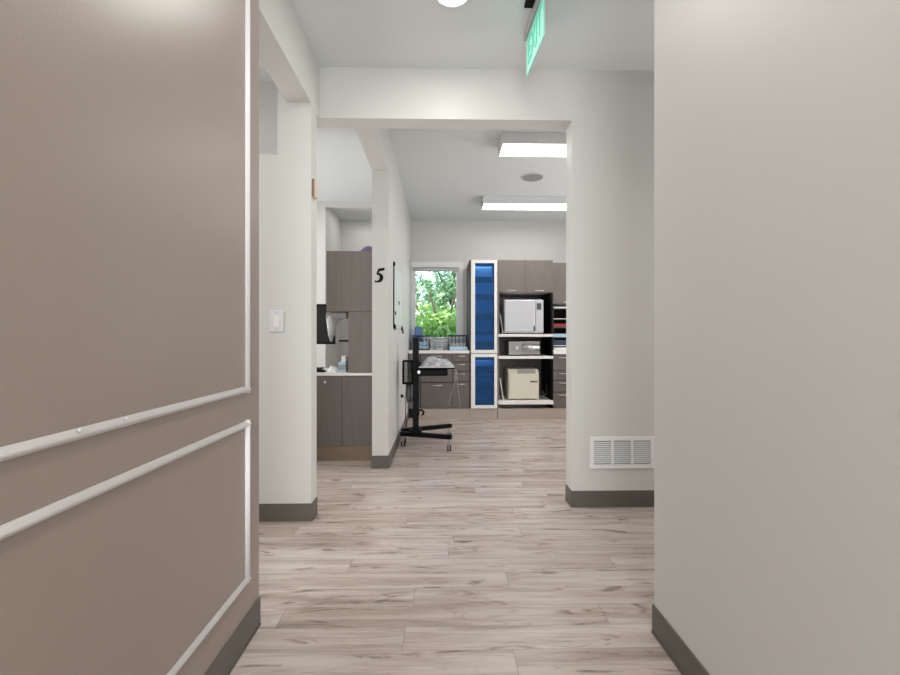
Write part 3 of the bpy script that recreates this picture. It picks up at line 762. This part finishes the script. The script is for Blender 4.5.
# tubes hanging from the tray edge
o = MB().tube([(WX(453, 4.3), 4.30, zt3+.005), (WX(456.4, 4.3), 4.30, zt3-.02), (WX(457, 4.3), 4.30, zt3-.10), (WX(459.5, 4.3), 4.31, .45), (WX(460.2, 4.3), 4.32, .36)], .0032, 6).build('hanging_tube', m_gray)
tag(o, 'thin pale tube hanging straight down off the tray end', 'tube', 'thin tubes hanging from the stand tray')
o = MB().tube([(WX(453, 4.3), 4.27, zt3+.004), (WX(455.8, 4.3), 4.27, zt3-.015), (WX(455, 4.3), 4.27, zt3-.12), (WX(451, 4.3), 4.28, .5), (WX(447, 4.3), 4.29, .36)], .0032, 6).build('hanging_tube', m_gray)
tag(o, 'thin pale tube slanting leftward down from the tray end', 'tube', 'thin tubes hanging from the stand tray')

# ------------------------------------------------------------ on the dividing wall
wx = XP1
t = thing('wall_chart', 'long narrow white chart with black edge rod on the dividing wall', 'chart', (wx, 4.2, 1.15))
def YX(px): return wx/(((px-450)/450)+.02)
ya, yb2 = YX(394.0), YX(401.6)
MB().prism([(ya, 1.15), (yb2, 1.13), (yb2+.01, 1.17), (yb2, 1.70), (yb2-.08, 1.735), (ya+.10, 1.68), (ya, 1.62)], 'x', wx+.0005, wx+.006).build('sheet', m_plas, t)
MB().cyl((wx+.006, ya-.06, 1.14), (wx+.006, ya-.06, 1.70), .0055, n=10).build('rod', m_bmet, t)
MB().cyl((wx+.008, ya-.06, 1.69), (wx+.008, ya-.06, 1.725), .011, n=10).build('rod_knob', m_bmet, t)
for (yy, zz) in ((YX(398.4), WZ(398, 303, YX(398.4))), (YX(394.8), WZ(395, 313, YX(394.8)))):
    MB().cyl((wx+.004, yy, zz), (wx+.012, yy, zz), .018, n=12).build('pin', m_bmet, t)
for pts in (((ya-.06, 1.175), (ya-.05, 1.145), (ya+.02, 1.13), (ya+.03, 1.165)), ((yb2-.14, 1.135), (yb2-.04, 1.17), (yb2+.06, 1.13), (yb2+.12, 1.10))):
    MB().tube([(wx+.008, y_, z_) for y_, z_ in pts], .008, 8).build('hook', m_bmet, t)
yy = YX(400.3)
t = thing('wall_outlet', 'small white outlet with a black plug low on the dividing wall', 'outlet', (wx, yy, .45))
zo = WZ(400, 396, yy)
MB().box(wx, wx+.006, yy-.038, yy+.038, zo-.06, zo+.06, .002).build('plate', m_plas, t)
pg = MB().box(wx+.006, wx+.03, yy-.016, yy+.016, zo-.016, zo+.016, .004).build('plug', m_black, t)
MB().tube([(wx+.03, yy, zo), (wx+.05, yy, zo-.01), (wx+.06, yy-.01, zo-.10), (wx+.055, yy-.03, .25), (wx+.075, yy-.06, .12)], .004, 6).build('cord', m_black, t)

# ------------------------------------------------------------ room 5 cabinets
yc = 3.86
def X5(p): return WX(p, yc)
def Z5(p): return WZ(345, p, yc)
xr = XP0-.002; xl = -1.62
zt5, zu5 = Z5(251), Z5(311.5); zk1, zk0 = Z5(372.8), Z5(375.6)
t = thing('base_cabinet', 'taupe base cabinet with brown toe kick inside room five', 'cabinet', (-1.0, 4.1, 0))
MB().box(xl, xr, yc+.02, yc+.58, .135, zk0-.001).build('body', m_cabd, t)
MB().box(xl, xr, yc+.012, yc+.03, 0, .134).build('toe_kick', m_toe, t)
xm = X5(342)
for a, b in ((xl+.001, X5(316)), (X5(316.5), xm-.0015), (xm+.0015, xr-.001)):
    d = MB().box(a, b, yc, yc+.019, Z5(445.5), zk0-.004, .0015).build('door', m_cabd, t)
    kx = X5(325.5) if a < X5(320) and b > X5(320) else None
    if kx: MB().cyl((kx, yc, Z5(381.8)), (kx, yc-.018, Z5(381.8)), .006, .011, n=14).build('knob', m_chrome, d)
o = MB().box(xl, xr, yc-.015, yc+.60, zk0, zk1, .003).build('countertop', m_white); tag(o, 'white countertop on the room five base cabinet', 'countertop')
xq0, xq1 = X5(326.3), X5(348.4)
t = thing('wall_cabinet', 'taupe L shaped upper cabinet in room five behind number 5', 'cabinet', (-.8, 4.05, zk1))
MB().box(xq0, xr, yc+.02, yc+.40, zu5, zt5).box(xq1, xr, yc+.02, yc+.40, zk1+.001, zu5).build('body', m_cab, t)
MB().box(xq0, xr-.001, yc, yc+.019, zu5+.001, zt5, .0015).build('door', m_cab, t)
MB().box(xq1, xr-.001, yc, yc+.019, zk1+.002, zu5-.002, .0015).build('side_door', m_cab, t)

# monitor on the counter
t = thing('monitor', 'black flat monitor in room five, partly hidden by the wall end', 'monitor', (-1.2, 4.25, zk1))
yt = 4.30; ma, mc = -1.42, WX(335, yt)
MB().box(ma, mc, yt, yt+.03, WZ(325, 344.2, yt), WZ(325, 304, yt), .004).build('bezel', m_black, t)
MB().box(ma+.01, mc-.01, yt-.001, yt+.001, WZ(325, 342.5, yt), WZ(325, 305.5, yt)).build('screen', M('dark_screen', (14, 15, 18), .2), t)
MB().box(-1.26, -1.22, yt+.03, yt+.05, zk1+.01, WZ(325, 325, yt), .004).box(-1.34, -1.14, yt-.06, yt+.12, zk1, zk1+.012, .004).build('stand', m_black, t)
# under-cabinet dispenser
t = thing('cup_dispenser', 'grey hanging dispenser with tapered cup under the room five cabinet', 'dispenser', (WX(331, 4.0), 4.0, 1.05))
yd = 4.0
def XD(p): return WX(p, yd)
def ZD(p): return WZ(335, p, yd)
MB().box(XD(327), XD(347.5), yd-.04, yd+.05, ZD(318.5), zu5-.001, .008).build('mounting_bar', m_gray, t)
MB().cyl((XD(331.2), yd, ZD(335.5)), (XD(331.2), yd, ZD(316)), .026, .046, n=20).build('cup_tube', M('frosted_tube', (190, 190, 188), .3), t)
MB().cyl((XD(331.2), yd, ZD(341.5)), (XD(331.2), yd, ZD(335.5)), .008, .024, n=16).build('nozzle', m_gray, t)
MB().tube([(XD(343), yd, ZD(318)), (XD(338), yd, ZD(320)), (XD(335.2), yd, ZD(326)), (XD(335), yd, ZD(336))], .009, 8).build('pipe', m_gray, t)
o = MB().box(XD(339.5), xq1-.001, yd-.03, yd+.10, ZD(341.8), ZD(340), .002).build('small_ledge', m_black)
tag(o, 'tiny black ledge fixed to the side of the room five cabinet', 'ledge')
for (p0, p1, q0, q1, mm, nm, lab) in ((337, 348, 372.8, 369, m_lblue, 'paper_packet', 'pale blue packet lowest in the pile beside the room five cabinet'),
        (339.5, 348, 368.9, 364.8, m_gray, 'paper_packet', 'grey packet in the middle of the pile in room five'), (340.5, 347.6, 364.7, 361.6, m_lblue, 'paper_packet', 'small blue packet high in the room five pile'),
        (343.5, 347.4, 361.5, 355.6, m_paper, 'tissue_box', 'small white box topping the pile on the room five counter')):
    yo = 4.02; o = MB().box(WX(p0, yo), min(WX(p1, yo), xq1-.004), yo-.08, yo+.09, max(WZ(340, q0, yo), zk1+.0005), WZ(340, q1, yo), .003).build(nm, mm); tag(o, lab, 'packet' if nm[0] == 'p' else 'box')
pillow('paper_towel', 'crumpled white paper towel on the room five counter edge', 'paper', WX(328, 3.95), WX(338, 3.95), 3.90, 4.02, zk1+.0005, .05, m_paper, 5)
pillow('rubber_glove', 'crumpled black glove on the left end of the room five counter', 'glove', WX(314, 3.95), WX(325.5, 3.95), 3.90, 4.02, zk1+.0005, .03, m_black, 9)
# purple bag on top of the cabinet
pillow('folded_gown', 'purple folded cloth on top of the room five upper cabinet', 'cloth', WX(361, 4.0), xr-.003, 3.9, 4.2, zt5+.0005, .085, m_purple, 4, .05)
o = pillow('cloth_wrap', 'pale lilac sheet lying left of the purple cloth on the cabinet', 'cloth', WX(350, 4.0), WX(361, 4.0)-.003, 3.9, 4.15, zt5+.0005, .035, M('lilac_cloth', (205, 196, 214), .7), 6, .05)
